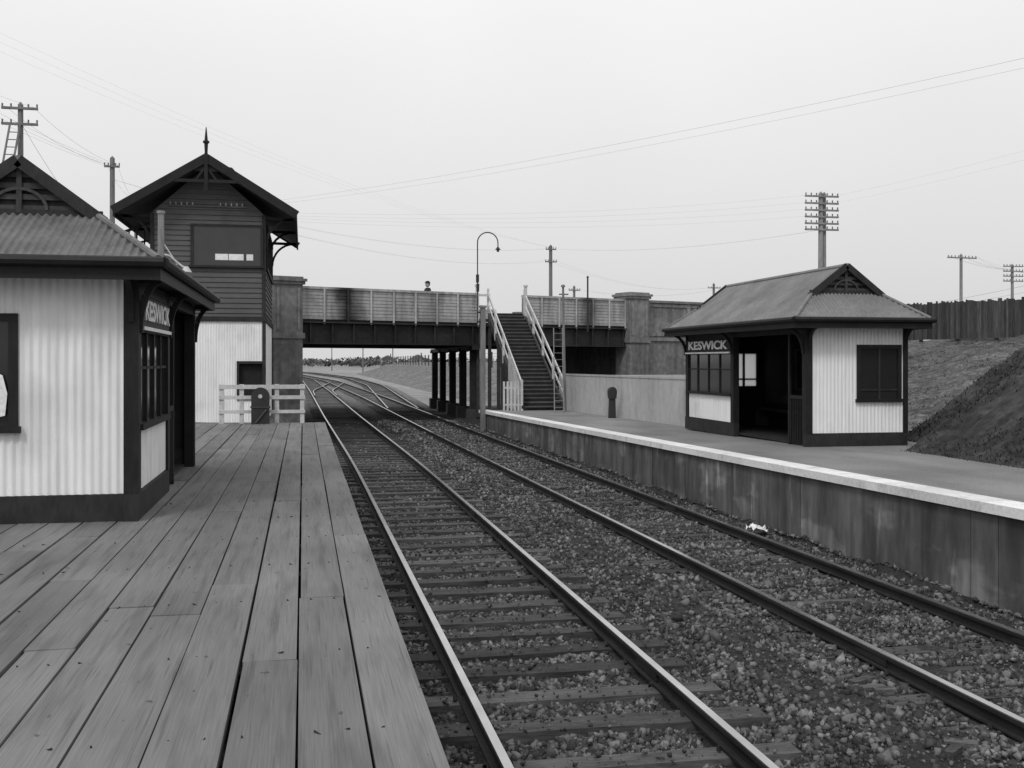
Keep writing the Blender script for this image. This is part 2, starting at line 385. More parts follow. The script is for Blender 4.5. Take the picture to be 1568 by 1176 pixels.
for k in range(9):
    y=random.uniform(5.6,10.5); x=xb(y)-.8-random.uniform(.3,.75); a=random.uniform(-.8,.8); l=random.uniform(.05,.12)
    z=hb(x,y)+.015
    b.beam((x-l*math.cos(a),y-l*math.sin(a),z+random.uniform(-.015,.01)),(x+l*math.cos(a),y+l*math.sin(a),z),random.uniform(.05,.10),.05,t=random.uniform(1.0,1.8))
b.done('timber_offcuts',m_sleep,eb)
# ------------------------------------------------------------------ shelters
def text(name,body,size,loc,rot,parent,mat,width=None):
    c=bpy.data.curves.new(name,'FONT'); c.body=body; c.size=size; c.extrude=.008; c.offset=.006; c.align_x='CENTER'; c.align_y='CENTER'
    o=bpy.data.objects.new(name,c); o.rotation_euler=rot; o.location=loc; c.materials.append(mat)
    scene.collection.objects.link(o)
    if width:
        bpy.context.view_layer.update(); o.scale.x=width/max(o.dimensions.x,.01)
    attach(o,parent); return o
def shelter(name,xf,s,D,y0,y1,zb,pan,win,ox,ob,oy,hr,roofm,amp=.009):
    fx=lambda d: xf-s*d
    e=empty(name,(fx(D/2),(y0+y1)/2,zb))
    zp=zb+.25; zt=zb+2.27
    b=B(); o=.03
    b.box(fx(-o),fx(D+o),y0-o,y0+.1,zb-.02,zp); b.box(fx(-o),fx(D+o),y1-.1,y1+o,zb-.05,zp)
    b.box(fx(D-.1),fx(D+o+.001),y0+.1,y1-.1,zb-.05,zp-.001); b.box(fx(-o-.001),fx(.1),pan[0]-.05,pan[1]+.05,zb-.05,zp-.001)
    b.box(fx(.1),fx(D-.1),y0+.1,y1-.1,zb,zb+.04)
    b.done('plinth',m_dark,e)
    wd=B(); wi=(1.05,min(D-.12,2.0)); wz=(zb+.90,zb+1.92)
    def sh(*a): wd.sheet(*a,amp=amp)
    def endwall(y,nrm,win):
        u=V((-s,0,0)); org=V((xf,y,0))
        sh(org,u,Z_,nrm,.1,win[0],zp+.005,zt); sh(org,u,Z_,nrm,win[1],D-.06,zp+.005,zt)
        sh(org,u,Z_,nrm,win[0],win[1],zp+.005,win[2]); sh(org,u,Z_,nrm,win[0],win[1],win[3],zt)
    nw=(wi[0],wi[1],wz[0],wz[1]); endwall(y0,V((0,-1,0)),nw)
    fw=(wi[0]+.05,wi[1]-.05,wz[0]+.1,wz[1]-.05); endwall(y1,V((0,1,0)),fw)
    sh((fx(D),0,0),Y_,Z_,V((-s,0,0)),y0+.05,y1-.05,zp+.005,zt)
    wd.done('corrugated_walls',m_white,e,True)
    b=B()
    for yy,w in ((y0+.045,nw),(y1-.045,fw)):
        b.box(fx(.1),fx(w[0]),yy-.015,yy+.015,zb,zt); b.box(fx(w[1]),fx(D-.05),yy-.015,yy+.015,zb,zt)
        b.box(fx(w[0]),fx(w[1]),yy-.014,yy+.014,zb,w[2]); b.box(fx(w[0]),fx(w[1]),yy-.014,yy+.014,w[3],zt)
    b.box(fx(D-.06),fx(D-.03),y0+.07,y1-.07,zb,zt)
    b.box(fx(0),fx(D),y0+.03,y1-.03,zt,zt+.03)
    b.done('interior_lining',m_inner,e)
    b=B(); g=B(); pl=B()
    for yy,w,d in ((y0,nw,-1),(y1,fw,1)):
        ya,yb=(yy-.035,yy+.03) if d<0 else (yy-.07,yy+.035)
        f=.055
        b.box(fx(w[0]-.02),fx(w[0]+f),ya,yb,w[2]-.02,w[3]+.02); b.box(fx(w[1]+.02),fx(w[1]-f),ya,yb,w[2]-.02,w[3]+.02)
        b.box(fx(w[0]+f),fx(w[1]-f),ya,yb,w[3]-f,w[3]+.02); b.box(fx(w[0]-.05),fx(w[1]+.05),ya-.03 if d<0 else ya,yb if d<0 else yb+.03,w[2]-.06,w[2]+.0)
        cx=(w[0]+w[1])/2; b.box(fx(cx-.02),fx(cx+.02),ya+.01,yb-.01,w[2],w[3]-f,2 if d<0 else 1)
        zz=w[2]+.16; b.box(fx(w[0]+f),fx(w[1]-f),ya+.012,yb-.012,zz,zz+.03,2 if d<0 else 1)
        (g if d<0 else pl).box(fx(w[0]+.02),fx(w[1]-.02),yy-.004,yy+.004,w[2]+.0,w[3]-.02)
    L=y1-y0
    for k in (.2,.55):
        ya=y0+L*k; g.box(fx(D-.07),fx(D-.075),ya,ya+.9,zb+1.0,zb+1.85)
        b.box(fx(D-.06),fx(D-.10),ya-.06,ya,zb+.95,zb+1.9,3); b.box(fx(D-.06),fx(D-.10),ya+.9,ya+.96,zb+.95,zb+1.9,3); b.box(fx(D-.06),fx(D-.10),ya,ya+.9,zb+1.85,zb+1.9,3); b.box(fx(D-.06),fx(D-.10),ya,ya+.9,zb+.95,zb+1.0,3)
    p0,p1=pan
    lw=B(); lw.sheet((fx(0),0,0),Y_,Z_,V((s,0,0)),p0+.1,p1-.06,zp+.01,zb+.84,amp=amp); lw.done('front_panel_sheeting',m_white,e,True)
    def fbox(ya,yb,za,zc,o0=.03,o1=.05,bb=b): bb.box(fx(-o0),fx(o1),ya,yb,za,zc)
    fbox(p0+.1,p1-.06,zb+.84,zb+.9,.06)
    fbox(p0+.1,p1-.06,zb+1.78,zb+1.82,.04)
    fbox(p0+.1,p1-.06,zb+2.14,zt,.035)
    n=4
    for k in range(n+1):
        yy=p0+.12+(p1-p0-.2)*k/n; fbox(yy-.022,yy+.022,zb+.9,zb+1.78,.02,.03)
    fbox(p0+.1,p1-.06,zb+1.42,zb+1.45,.015,.02)
    g.box(fx(.004),fx(.012),p0+.1,p1-.06,zb+.9,zb+1.78)
    for yy in (y0+.005,p0 if p0>y0+.3 else p1-.06,y1-.125):
        b.box(fx(-.035),fx(.1),yy-.04,yy+.12,zp-.002,zt)
    b.box(fx(-.03),fx(.1),y1-.16,y1-.01,zb,zp)
    b.box(fx(D-.06),fx(D+.035),y0-.035,y0+.06,zp,zt); b.box(fx(D-.06),fx(D+.035),y1-.06,y1+.035,zp,zt)
    b.box(fx(-.03),fx(.06),y0+.1,y1-.1,zt-.12,zt-.002)
    opn=(p1,y1) if abs(p0-y0)<.3 else (y0,p0)
    b.box(fx(.0),fx(.05),opn[0]+.1,opn[0]+.75,zb+.9,zb+.96); b.box(fx(.0),fx(.04),opn[0]+.72,opn[0]+.78,zb,zt)
    for k in range(6): b.box(fx(.0),fx(.03),opn[0]+.16+k*.1,opn[0]+.185+k*.1,zb+.05,zb+.9)
    b.done('posts_and_frames',m_black,e); g.done('window_glass',m_glass,e); pl.done('end_window_pane',m_frost,e)
    bn=B(); bn.box(fx(D-.1),fx(D-.5),y0+.3,y1-.3,zb+.43,zb+.47,2)
    for k in range(4): yy=y0+.4+k*(L-.9)/3; bn.box(fx(D-.12),fx(D-.46),yy,yy+.06,zb+.04,zb+.43,2)
    bn.box(fx(D-.09),fx(D-.11),y0+.3,y1-.3,zb+.6,zb+.85,2); bn.done('bench',m_dark,e)
    sg=B(); sg.box(fx(-.045),fx(.0),p0+.16,p1-.1,zb+1.83,zb+2.13,1.6); sg.done('name_board',m_black,e)
    sf=B(); sf.box(fx(-.07),fx(-.04),p0+.13,p1-.07,zb+1.80,zb+1.835); sf.done('name_board_frame',m_letter,e)
    text('name_letters','KESWICK',.27,(fx(-.055),(p0+p1)/2+.02,zb+1.985),(math.pi/2,0,math.pi/2*s),e,m_letter,(p1-p0)*.82)
    ze=zb+2.41; ex0=fx(-ox); ex1=fx(D+ob); a0,a1=min(ex0,ex1),max(ex0,ex1); ey0=y0-oy; ey1=y1+oy
    b=B(); th=.17
    b.box(a0,a1,ey0-.025,ey0,ze-th,ze); b.box(a0,a1,ey1,ey1+.025,ze-th,ze)
    b.box(a0-.025,a0,ey0-.025,ey1+.025,ze-th,ze); b.box(a1,a1+.025,ey0-.025,ey1+.025,ze-th,ze)
    b.box(a0,a1,ey0,ey1,ze-.11,ze-.09)
    b.cyl((a0-.06,ey0-.06,ze-.01),(a1+.06,ey0-.06,ze-.01),.05,.05,8); b.cyl((a0-.06,ey0-.06,ze-.01),(a0-.06,ey1,ze-.01),.05,.05,8); b.cyl((a1+.06,ey0-.06,ze-.01),(a1+.06,ey1,ze-.01),.05,.05,8)
    for yy in (y0+.03,pan[1] if pan[0]<y0+.3 else pan[0],y1-.06):
        prev=None
        for k in range(9):
            an=k/8*math.pi/2; p=(fx(-.03-(ox-.04)*(1-math.cos(an))),yy+.04,zt+.0-.5+ .5*math.sin(an))
            if prev: b.beam(prev,p,.06,.06,(0,1,0))
            prev=p
        b.box(fx(-.03),fx(-ox+.02),yy,yy+.08,zt-.03,ze-.11)
    for xx in (fx(.03),fx(D-.03)):
        prev=None
        for k in range(8):
            an=k/7*math.pi/2; p=(xx,y0-.03-(oy-.04)*(1-math.cos(an)),zt-.4+.4*math.sin(an))
            if prev: b.beam(prev,p,.06,.05,(1,0,0))
            prev=p
    b.done('eaves_fascia',m_black,e)
    W=(a1-a0)/2; xc=(a0+a1)/2; RZ=1.04; g=.47*W; zg=ze+RZ*(W-g)/W; yg=ey0+hr; yh=ey1-hr
    r=B(); Ls=math.hypot(W,RZ); fr=(W-g)/W; ov=.06
    for sx in (-1,1):
        vd=V((-sx*W,0,RZ)).normalized(); nr=V((sx*RZ,0,W)).normalized()
        def vh(y):
            if y<yg-.1: return Ls*fr*(y-ey0)/hr+.001
            if y>yh+.1: return Ls*fr*(ey1-y)/hr+.001
            return Ls
        r.sheet((xc+sx*W,0,ze+.02),Y_,vd,nr,ey0,ey1,-ov,vh,per=8,amp=.012)
    for yy,sg_,yt in ((ey0,1,yg),(ey1,-1,yh)):
        Lh=math.hypot(hr,zg-ze); vd=V((0,sg_*hr,zg-ze)).normalized(); nr=V((0,-sg_*(zg-ze),hr)).normalized()
        r.sheet((a0,yy,ze+.02),X_,vd,nr,0,2*W,-ov,lambda u:Lh*max(0,min(1,u/(W-g),(2*W-u)/(W-g))),per=8,amp=.012)
    r.done('corrugated_roof',roofm,e,True)
    c=B(); c.cyl((xc,yg-.12,ze+RZ+.02),(xc,yh+.12,ze+RZ+.02),.05,.05,8)
    for yy,yt in ((ey0,yg),(ey1,yh)):
        for sx in (-1,1): c.cyl((xc+sx*W,yy,ze+.03),(xc+sx*g,yt,zg+.03),.035,.035,8)
    c.done('ridge_capping',roofm,e)
    k=B()
    for yt,sg_ in ((yg,1),(yh,-1)):
        k.prism([(xc-g,yt,zg),(xc+g,yt,zg),(xc,yt,ze+RZ)],(0,.03*sg_,0),1.5)
        for sx in (-1,1):
            k.beam((xc+sx*(g+.12),yt-.10*sg_,zg-.08),(xc,yt-.10*sg_,ze+RZ+.02),.05,.12,(0,0,1))
        for j in range(4):
            zz=zg+.05+j*.11; ww=g*(1-(zz-zg)/(ze+RZ-zg))-.04
            if ww>.05: k.beam((xc-ww,yt-.035*sg_,zz),(xc+ww,yt-.035*sg_,zz),.03,.055,t=2.0)
        pr=None
        for j in range(13):
            an=math.pi*j/12; p=(xc+.38*g*math.cos(an),yt-.06*sg_,zg+.03+.5*g*math.sin(an)*.62)
            if pr: k.beam(pr,p,.03,.035,(0,1,0),t=2.2)
            pr=p
        k.beam((xc,yt-.06*sg_,zg),(xc,yt-.06*sg_,ze+RZ),.05,.03,(0,1,0),t=1.6)
        k.box(xc-g-.1,xc+g+.1,yt-.05*sg_-.02,yt-.05*sg_+.02,zg-.04,zg+.035)
    k.done('gablets',m_dark,e)
    return e
es=shelter('platform_shelter',-1.55,1,2.35,10.35,15.6,1.0,(10.35,12.6),True,.25,.28,.35,1.1,m_roofL,.009)
b=B(); b.prism([(-2.68,10.305,2.0),(-2.84,10.305,1.96),(-2.88,10.305,2.32),(-2.80,10.305,2.42),(-2.70,10.305,2.37),(-2.66,10.305,2.2)],(0,.004,0)); b.done('added_pale_patch',m_paper,es)  # added pale shape for a bright patch in the window, no actual notice
shelter('platform_shelter',9.35,-1,2.06,18.3,24.6,.875,(21.7,24.6),True,.42,.29,.38,.72,m_roofR,.005)
# ------------------------------------------------------------------ signal box
e=empty('signal_box',(-2.7,34,.7))
x0,x1,y0,y1=-4.28,-1.1,31.5,38.2; xc=-2.7; zg0=.65; zm=3.8; ztw=6.78; zap=8.2
b=B(); 
def sh(*a): b.sheet(*a,amp=.006)
sh((0,y0,0),X_,Z_,V((0,-1,0)),x0+.05,-1.83,zg0,zm-.1); sh((0,y0,0),X_,Z_,V((0,-1,0)),-1.83,-1.17,zg0,1.42); sh((0,y0,0),X_,Z_,V((0,-1,0)),-1.83,-1.17,2.44,zm-.1)
sh((x1,0,0),Y_,Z_,V((1,0,0)),y0+.05,y1-.05,zg0,zm-.1); sh((x0,0,0),Y_,Z_,V((-1,0,0)),y0+.05,y1-.05,zg0,zm-.1); sh((0,y1,0),X_,Z_,V((0,1,0)),x0+.05,x1-.05,zg0,zm-.1)
b.done('lower_corrugated_walls',m_white,e,True)
b=B()
def xlo(z): return x0 if z<ztw else x0+(z-ztw)*(xc-x0)/(zap-ztw)
def xhi(z): return x1 if z<ztw else x1-(z-ztw)*(x1-xc)/(zap-ztw)
b.sheet((0,y0,0),Z_,X_,V((0,-1,0)),zm,zap,xlo,xhi,pitch=.15,amp=.028,prof='saw'); b.sheet((0,y1,0),Z_,X_,V((0,1,0)),zm,zap,xlo,xhi,pitch=.15,amp=.028,prof='saw')
b.sheet((x1,0,0),Z_,Y_,V((1,0,0)),zm,ztw,y0,y1,pitch=.15,amp=.028,prof='saw'); b.sheet((x0,0,0),Z_,Y_,V((-1,0,0)),zm,ztw,y0,y1,pitch=.15,amp=.028,prof='saw')
b.done('upper_weatherboards',m_wb,e)
b=B()
b.box(x0-.05,x1+.05,y0-.06,y1+.05,zm-.14,zm+.0); b.box(x0-.03,x0+.08,y0-.045,y0+.06,zm,ztw); b.box(x1-.08,x1+.03,y0-.045,y0+.06,zm,ztw)
b.box(x1-.07,x1+.03,y0-.04,y0+.06,zg0,zm-.14); b.box(x0-.03,x0+.07,y0-.04,y0+.06,zg0,zm-.14); b.box(x1-.06,x1+.03,y1-.06,y1+.04,zg0,zm-.14)
b.box(-1.9,-1.83,y0-.04,y0+.05,1.36,2.5); b.box(-1.83,-1.17,y0-.04,y0+.05,2.42,2.5); b.box(-1.83,-1.17,y0-.04,y0+.05,1.36,1.43)
b.box(-1.83,-1.17,y0+.12,y0+.15,1.3,2.5,.6)
b.box(-3.19,-3.11,y0-.09,y0,5.28,6.48); b.box(-1.22,-1.14,y0-.09,y0,5.28,6.48); b.box(-3.11,-1.22,y0-.09,y0,6.42,6.48); b.box(-3.24,-1.12,y0-.12,y0,5.22,5.28)
b.box(x1,x1+.07,y0+.4,y1-.3,5.2,5.3); b.box(x1,x1+.07,y0+.4,y1-.3,6.45,6.55)
for k in range(8): yy=y0+.4+k*.84; b.box(x1,x1+.06,yy,yy+.08,5.3,6.45)
b.box(x0-1.1,x0,33,34.4,3.7,3.8); b.box(x0-1.15,x0,32.9,33,5.4,5.48)
for k in range(5): b.beam((x0-1.05+k*.22,32.95,5.45+.12*k),(x0-1.05+k*.22,32.95,6.35+.1*k),.04,.04)
b.beam((x0-1.15,32.95,6.3),(x0,32.95,6.75),.05,.08)
b.beam((x0-1.15,32.95,5.9),(x0,32.95,6.2),.04,.06)
for k in range(12): b.box(x0-1.0,x0-.1,30.2+k*.24,30.45+k*.24,zg0+.2+k*.25,zg0+.25+k*.25)
b.beam((x0-.05,30,zg0),(x0-.05,33,3.7),.06,.2); b.beam((x0-1.05,30,zg0),(x0-1.05,33,3.7),.06,.2)
b.done('trim_and_stairs',m_dark,e)
b=B(); b.box(-3.11,-1.22,y0-.05,y0-.04,5.28,6.42,2.0); b.box(x1+.02,x1+.03,y0+.4,y1-.3,5.3,6.45); b.done('window_glass',m_glass,e)
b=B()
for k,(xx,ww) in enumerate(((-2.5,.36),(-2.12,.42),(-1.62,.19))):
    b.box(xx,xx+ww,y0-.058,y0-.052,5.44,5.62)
b.done('painted_far_window_light',m_pale,e)  # diffuse patches on the near glass, painted as light from the far windows
rw=2.5; ez=6.72; ry0,ry1=30.85,39.0
b=B()
for sx in (-1,1):
    b.prism([(xc,ry0,zap+.10),(xc+sx*rw,ry0,ez+.05),(xc+sx*rw,ry0,ez-.06),(xc,ry0,zap-.02)],(0,ry1-ry0,0))
b.done('roof_slopes',m_slate,e)
b=B()
for yy in (ry0-.03,ry1+.03):
    for sx in (-1,1): b.beam((xc,yy,zap+.08),(xc+sx*(rw+.03),yy,ez-.0),.06,.24,(0,0,1))
for sx in (-1,1):
    b.box(xc+sx*rw-.02,xc+sx*rw+.03,ry0,ry1,ez-.16,ez+.06)
    for yy in (y0+.05,y0+3.2,y1-.1):
        xw=x1 if sx>0 else x0
        pr=None
        for k in range(9):
            an=k/8*math.pi/2; p=(xw+sx*(.03+.75*(1-math.cos(an))),yy,ez-.85+.8*math.sin(an))
            if pr: b.beam(pr,p,.07,.07,(0,1,0))
            pr=p
        b.beam((xw,yy,ez-.03),(xw+sx*.9,yy,ez-.05),.07,.09)
yy=ry0-.02
b.beam((xc-.95,yy,zap-.58),(xc+.95,yy,zap-.58),.06,.09); b.beam((xc,yy-.03,zap-.9),(xc,yy-.03,zap+.2),.10,.07,(0,1,0))
b.beam((xc-.3,yy,zap-.58),(xc,yy,zap-.15),.05,.06); b.beam((xc+.3,yy,zap-.58),(xc,yy,zap-.15),.05,.06)
b.prism([(xc-.55,yy+.02,zap-.3),(xc+.55,yy+.02,zap-.3),(xc,yy+.02,zap)],(0,.03,0),.7)
b.cyl((xc,yy,zap+.2),(xc,yy,zap+.5),.04,.055,8); b.cyl((xc,yy,zap+.5),(xc,yy,zap+.56),.09,.09,8); b.cyl((xc,yy,zap+.56),(xc,yy,zap+.95),.05,.012,8)
b.cyl((xc+.45,33.5,zap-.25),(xc+.45,33.5,zap+.22),.1,.1,8); b.cyl((xc+.45,33.5,zap+.22),(xc+.45,33.5,zap+.3),.17,.1,8)
b.done('barge_boards_and_finial',m_black,e)
b=B()
for k in list(range(5))+list(range(9,14)): b.cyl((-3.75+k*.155,y0-.05,7.02),(-3.75+k*.155,y0-.05,7.10),.028,.018,6,.6)
b.box(-3.8,-1.6,y0-.06,y0-.02,6.97,7.01,.2); b.done('insulators',m_rail,e)
# ------------------------------------------------------------------ bridge
ex,ey=.9295,.369
def bl(p): s,t,z=p; return (ex*s-ey*t, 42.8+ey*s+ex*t, z)
e=empty('road_bridge',(8,46,4))
def par(b0,s0,s1,t0,sg):
    b0.sheet((0,t0,0),Z_,X_,V((0,sg,0)),4.3,5.42,s0,s1,pitch=.14,amp=.018,prof='saw')
b=B(bl); par(b,-.2,8.23,0,-1); par(b,10.57,16.6,0,-1); par(b,-.2,16.6,12,1)
b.box(-.2,8.23,.02,.06,4.3,5.4); b.box(10.57,16.6,.02,.06,4.3,5.4); b.box(-.2,16.6,11.9,11.96,4.3,5.4)
for s0,s1 in ((-.2,8.23),(10.57,16.6)):
    b.box(s0,s1,-.06,.1,5.42,5.52,1.15); b.box(s0,s1,-.05,.1,4.2,4.3,.9)
    n=int((s1-s0)/.98); 
    for k in range(n+1):
        s=s0+.05+(s1-s0-.1)*k/n; b.box(s-.03,s+.03,-.09,-.03,4.02,5.42,1.4)
b.box(-.2,16.6,11.9,12.06,5.42,5.52)
for k in range(9): b.box(8.3+k*.27,8.48+k*.27,11.8,11.85,4.3,5.95,2.0)
b.done('parapets',m_par,e)
b=B(bl)
for t0 in (.05,3.3,6.4,9.4,11.8):
    b.box(-.5,17,t0,t0+.02,3.25,4.05); b.box(-.5,17,t0-.13,t0+.15,3.19,3.25); 
b.box(-.5,17,-.12,.18,4.05,4.1,1.6)
for k in range(18):
    s=.3+k*.95; b.box(s-.03,s+.03,-.06,.05,3.25,4.05,1.3)
    b.box(s-.05,s+.05,.07,11.8,3.35,3.6)
b.box(-.5,17,.0,12,4.1,4.2)
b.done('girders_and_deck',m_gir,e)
b=B(bl); b.box(-.5,17.5,.3,11.7,4.2,4.22); b.done('road_surface',m_asph,e)
b=B(bl)
def pillar(s0,s1):
    b.box(s0,s1,-.35,.75,-.3,5.55); b.box(s0-.08,s1+.08,-.43,.83,5.55,5.67); b.box(s0-.14,s1+.14,-.49,.89,5.67,5.78); b.box(s0-.02,s1+.02,-.37,.77,5.78,5.86)
    b.box(s0-.07,s1+.07,-.42,.82,3.4,3.62); b.box(s0-.07,s1+.07,-.42,.82,-.3,.5)
    b.box(s0+.14,s1-.14,-.354,-.35,.8,3.2,.85)
    b.box(s0+.12,s0+.22,-.39,-.35,3.75,5.4,1.15); b.box(s1-.22,s1-.12,-.39,-.35,3.75,5.4,1.15)
pillar(-1.35,-.15); pillar(16.6,17.8)
b.box(-9,-.5,.4,12,-.3,3.95,.5); b.box(17.0,17.6,.75,12,-.3,3.95,.5); 
b.box(17.8,29,.0,.5,-.2,5.4); b.box(17.8,29,-.1,.6,5.4,5.52,1.1); b.box(17.8,29,-.07,.55,3.5,3.66,1.1)
for k in range(4):
    s=18.1+k*2.7
    b.box(s,s+2.5,-.05,.0,3.75,3.9,1.05); b.box(s,s+2.5,-.05,.0,5.2,5.35,1.05); b.box(s-.2,s,-.06,.0,3.66,5.4,1.1)
b.box(-9,-1.35,.0,.5,-.2,5.4); b.box(-9,-1.35,11.5,12,-.2,5.4); b.box(17.8,29,11.5,12,-.2,5.4)
b.done('abutments',m_ab,e)
b=B()
for yy in (46.3,49.5,53,56.8,60.3):
    b.box(7.34,7.66,yy-.16,yy+.16,.35,3.1); b.box(7.2,7.8,yy-.3,yy+.3,-.28,.35,2.5); b.box(7.25,7.75,yy-.25,yy+.25,2.95,3.1)
b.box(7.33,7.67,45.6,61,3.0,3.19)
b.done('iron_columns',m_gir,e)
def bank(name,s0,s1,z1):
    b=B(bl); z0=-.3
    a,c,za,zc=s0,s1,4.15,z1
    b.add([(a,-5,z0),(a,.0,za),(a,12,za),(a,18,z0),(c,-2,z0),(c,0,zc),(c,12,zc),(c,18,z0)],[(0,1,5,4),(1,2,6,5),(2,3,7,6),(0,3,2,1),(4,5,6,7)])
    b.done(name,m_bank)
bank('road_embankment',-8.8,-70,1.0); bank('road_embankment',28.8,90,2.0)
# ------------------------------------------------------------------ stairs
e=empty('footbridge_staircase',(9,43,.6))
n=25; ya,yb=39.0,46.3; za,zb2=.62,4.55; xl,xr=8.22,9.78
b=B(); 
for i in range(n):
    y=ya+(yb-ya)*i/n; z=za+(zb2-za)*(i+1)/n
    b.box(xl,xr,y,y+.31,z-.045,z,1.3+random.uniform(-.2,.3)); b.box(xl+.02,xr-.02,y+.27,y+.29,z-.045,z+.11,.3)
b.done('treads',m_step,e)
b=B()
for x in (xl-.04,xr+.04): b.beam((x,ya-.1,za+.02),(x,yb,zb2-.05),.07,.34,t=.8)
b.box(7.6,9.9,yb,47.2,4.3,4.4)
for x in (xl-.04,xr+.04):
    for y in (41.5,43.8,46.0): b.box(x-.07,x+.07,y-.07,y+.07,.0,za+(zb2-za)*(y-ya)/(yb-ya)-.1,.8)
b.box(7.58,7.72,45.9,46.05,0,4.3,.8)
b.done('stringers',m_step,e)
b=B()
for x in (xl-.06,xr+.06):
    for (d0,hh,w) in ((.98,.12,.05),(.5,.09,.04)):
        b.beam((x,ya-.1,za+d0+.05),(x,yb,zb2+d0),w,hh)
    for k,y in enumerate(np.linspace(ya-.08,yb-.02,5)):
        z=za+(zb2-za)*(y-ya)/(yb-ya); b.box(x-.045,x+.045,y-.045,y+.045,z-.15,z+1.1+(.12 if k in(0,4) else 0))
for x in (7.62,xr+.06): b.box(x-.06,x+.06,46.0,46.12,4.1,5.85); b.box(x-.09,x+.09,45.97,46.15,5.85,5.92)
b.box(7.6,xl,46.05,46.1,5.4,5.5); b.box(7.6,xl,46.05,46.1,4.9,5.0)
for k in range(15):
    y=39.0+k*.15; z=pz(39)+1.05+ k*.085; b.box(xl-.14,xl-.11,y,y+.08,pz(39)-.02,z)
for k in range(5):
    x=xl-.14-k*.14; b.box(x-.075,x,38.95,38.98,pz(39)-.02,pz(39)+1.1)
b.box(xl-.75,xl-.1,38.98,39.01,1.45,1.53); b.box(xl-.75,xl-.1,38.98,39.01,.8,.88)
b.done('handrails',m_rail,e)
# ------------------------------------------------------------------ fences
e=empty('sheet_fence',(9.9,32,.7)); b=B()
y=24.75
while y<40:
    y1=min(40,y+1.85); b.add([(9.9,y+.01,pz(y)-.02),(9.9,y1,pz(y1)-.02),(9.9,y1,2.02-.005*(y1-28)),(9.9,y+.01,2.02-.005*(y-28)),
      (9.94,y+.01,pz(y)-.02),(9.94,y1,pz(y1)-.02),(9.94,y1,2.02-.005*(y1-28)),(9.94,y+.01,2.02-.005*(y-28))],[(0,3,2,1),(4,5,6,7),(2,3,7,6),(0,4,7,3),(1,2,6,5)],random.uniform(.94,1.05)); 
    y=y1
b.box(9.9,16,40,40.04,.4,1.95)
b.done('sheets',m_fence,e)
b=B(); b.beam((9.92,24.75,2.05),(9.92,40,1.985),.08,.06); b.done('top_rail',m_fence,e)
e=empty('paling_fence',(26,35,3.6)); b=B(); P0=V((29,10,0));P1=V((24.6,51,0)); n=380
for k in range(n):
    p=P0.lerp(P1,k/n); q=P0.lerp(P1,(k+.9)/n); h=1.5+random.uniform(-.05,.06)+.05*math.sin(k*.05); z=3.4
    b.beam((p.x,p.y,z+h/2),(q.x,q.y,z+h/2),.02,h,t=random.uniform(.6,1.4))
for k in range(20): p=P0.lerp(P1,k/19); b.box(p.x+.03,p.x+.14,p.y,p.y+.11,3.3,4.8)
b.beam((P0.x+.05,P0.y,3.9),(P1.x+.05,P1.y,3.9),.05,.09); b.beam((P0.x+.05,P0.y,4.6),(P1.x+.05,P1.y,4.6),.05,.09)
b.done('palings',m_pal,e)
e=empty('white_rail_fence',(-.9,26,1)); b=B(); yy=25.98
for x in (-1.92,-1.45,-.62,-.02): b.box(x-.05,x+.05,yy-.055,yy+.055,.98,1.94)
for z,h in ((1.83,.10),(1.58,.09),(1.24,.08)):
    b.box(-1.98,.05,yy-.085,yy-.057,z,z+h)
b.done('rails_and_posts',m_rail,e)
e=empty('points_lever_cabinet',(-1,25.7,1)); b=B()
pr=[(-1.21,25.6,.98),(-.79,25.6,.98),(-.79,25.6,1.66)]+[(-1+.21*math.cos(math.pi*k/14),25.6,1.66+.21*math.sin(math.pi*k/14)) for k in range(1,14)]+[(-1.21,25.6,1.66)]
b.prism(pr,(0,.22,0)); b.box(-1.23,-.77,25.58,25.84,1.38,1.42,1.5); b.beam((-.86,25.57,1.35),(-1.12,25.57,1.02),.03,.03,t=2.5)
b.done('cabinet',m_iron,e)
b=B(); b.cyl((-1,25.575,1.66),(-1,25.6,1.66),.05,.04,12); b.done('hub',m_whiteold,e)
e=empty('post_and_wire_fence',(14,120,2)); b=B()
for k in range(40): y=66+k*4; x=17-.01*k; b.box(x-.07,x+.07,y,y+.14,1.9,3.35)
for z in (2.5,2.9,3.2): b.beam((17,66,z),(16.6,226,z),.02,.02)
b.done('posts',m_pal,e)
# ------------------------------------------------------------------ lamps, posts
e=empty('street_lamp',(6.62,38.7,0)); b=B(); b.box(6.53,6.71,38.6,38.78,-.25,4.5); b.box(6.50,6.74,38.57,38.81,4.5,4.56); b.done('timber_post',m_pole,e)
b=B(); pts=[(6.42,38.7,3.9),(6.42,38.7,6.95)]
for k in range(17):
    an=math.pi-k/16*math.pi; pts.append((6.42+.39+.39*math.cos(an),38.7,6.95+.39*math.sin(an)))
pts.append((7.2,38.7,6.78)); b.tube(pts,.022); b.cyl((7.2,38.7,6.8),(7.2,38.7,6.7),.03,.11,12); b.cyl((7.2,38.7,6.70),(7.2,38.7,6.62),.045,.05,10)
b.box(6.37,6.47,38.64,38.76,5.45,5.75); b.cyl((6.42,38.62,5.1),(6.42,38.62,5.4),.05,.06,8); b.box(6.4,6.6,38.66,38.74,4.3,4.36); b.box(6.4,6.6,38.66,38.74,3.95,4.01)
b.done('swan_neck_bracket',m_iron,e)
e=empty('street_lamp',(-2.93,23,1)); b=B(); b.cyl((-2.93,23,1),(-2.93,23,5.6),.075,.065,10); b.cyl((-2.93,23,5.6),(-2.93,23,5.66),.085,.085,10); b.done('post',m_pole2,e)
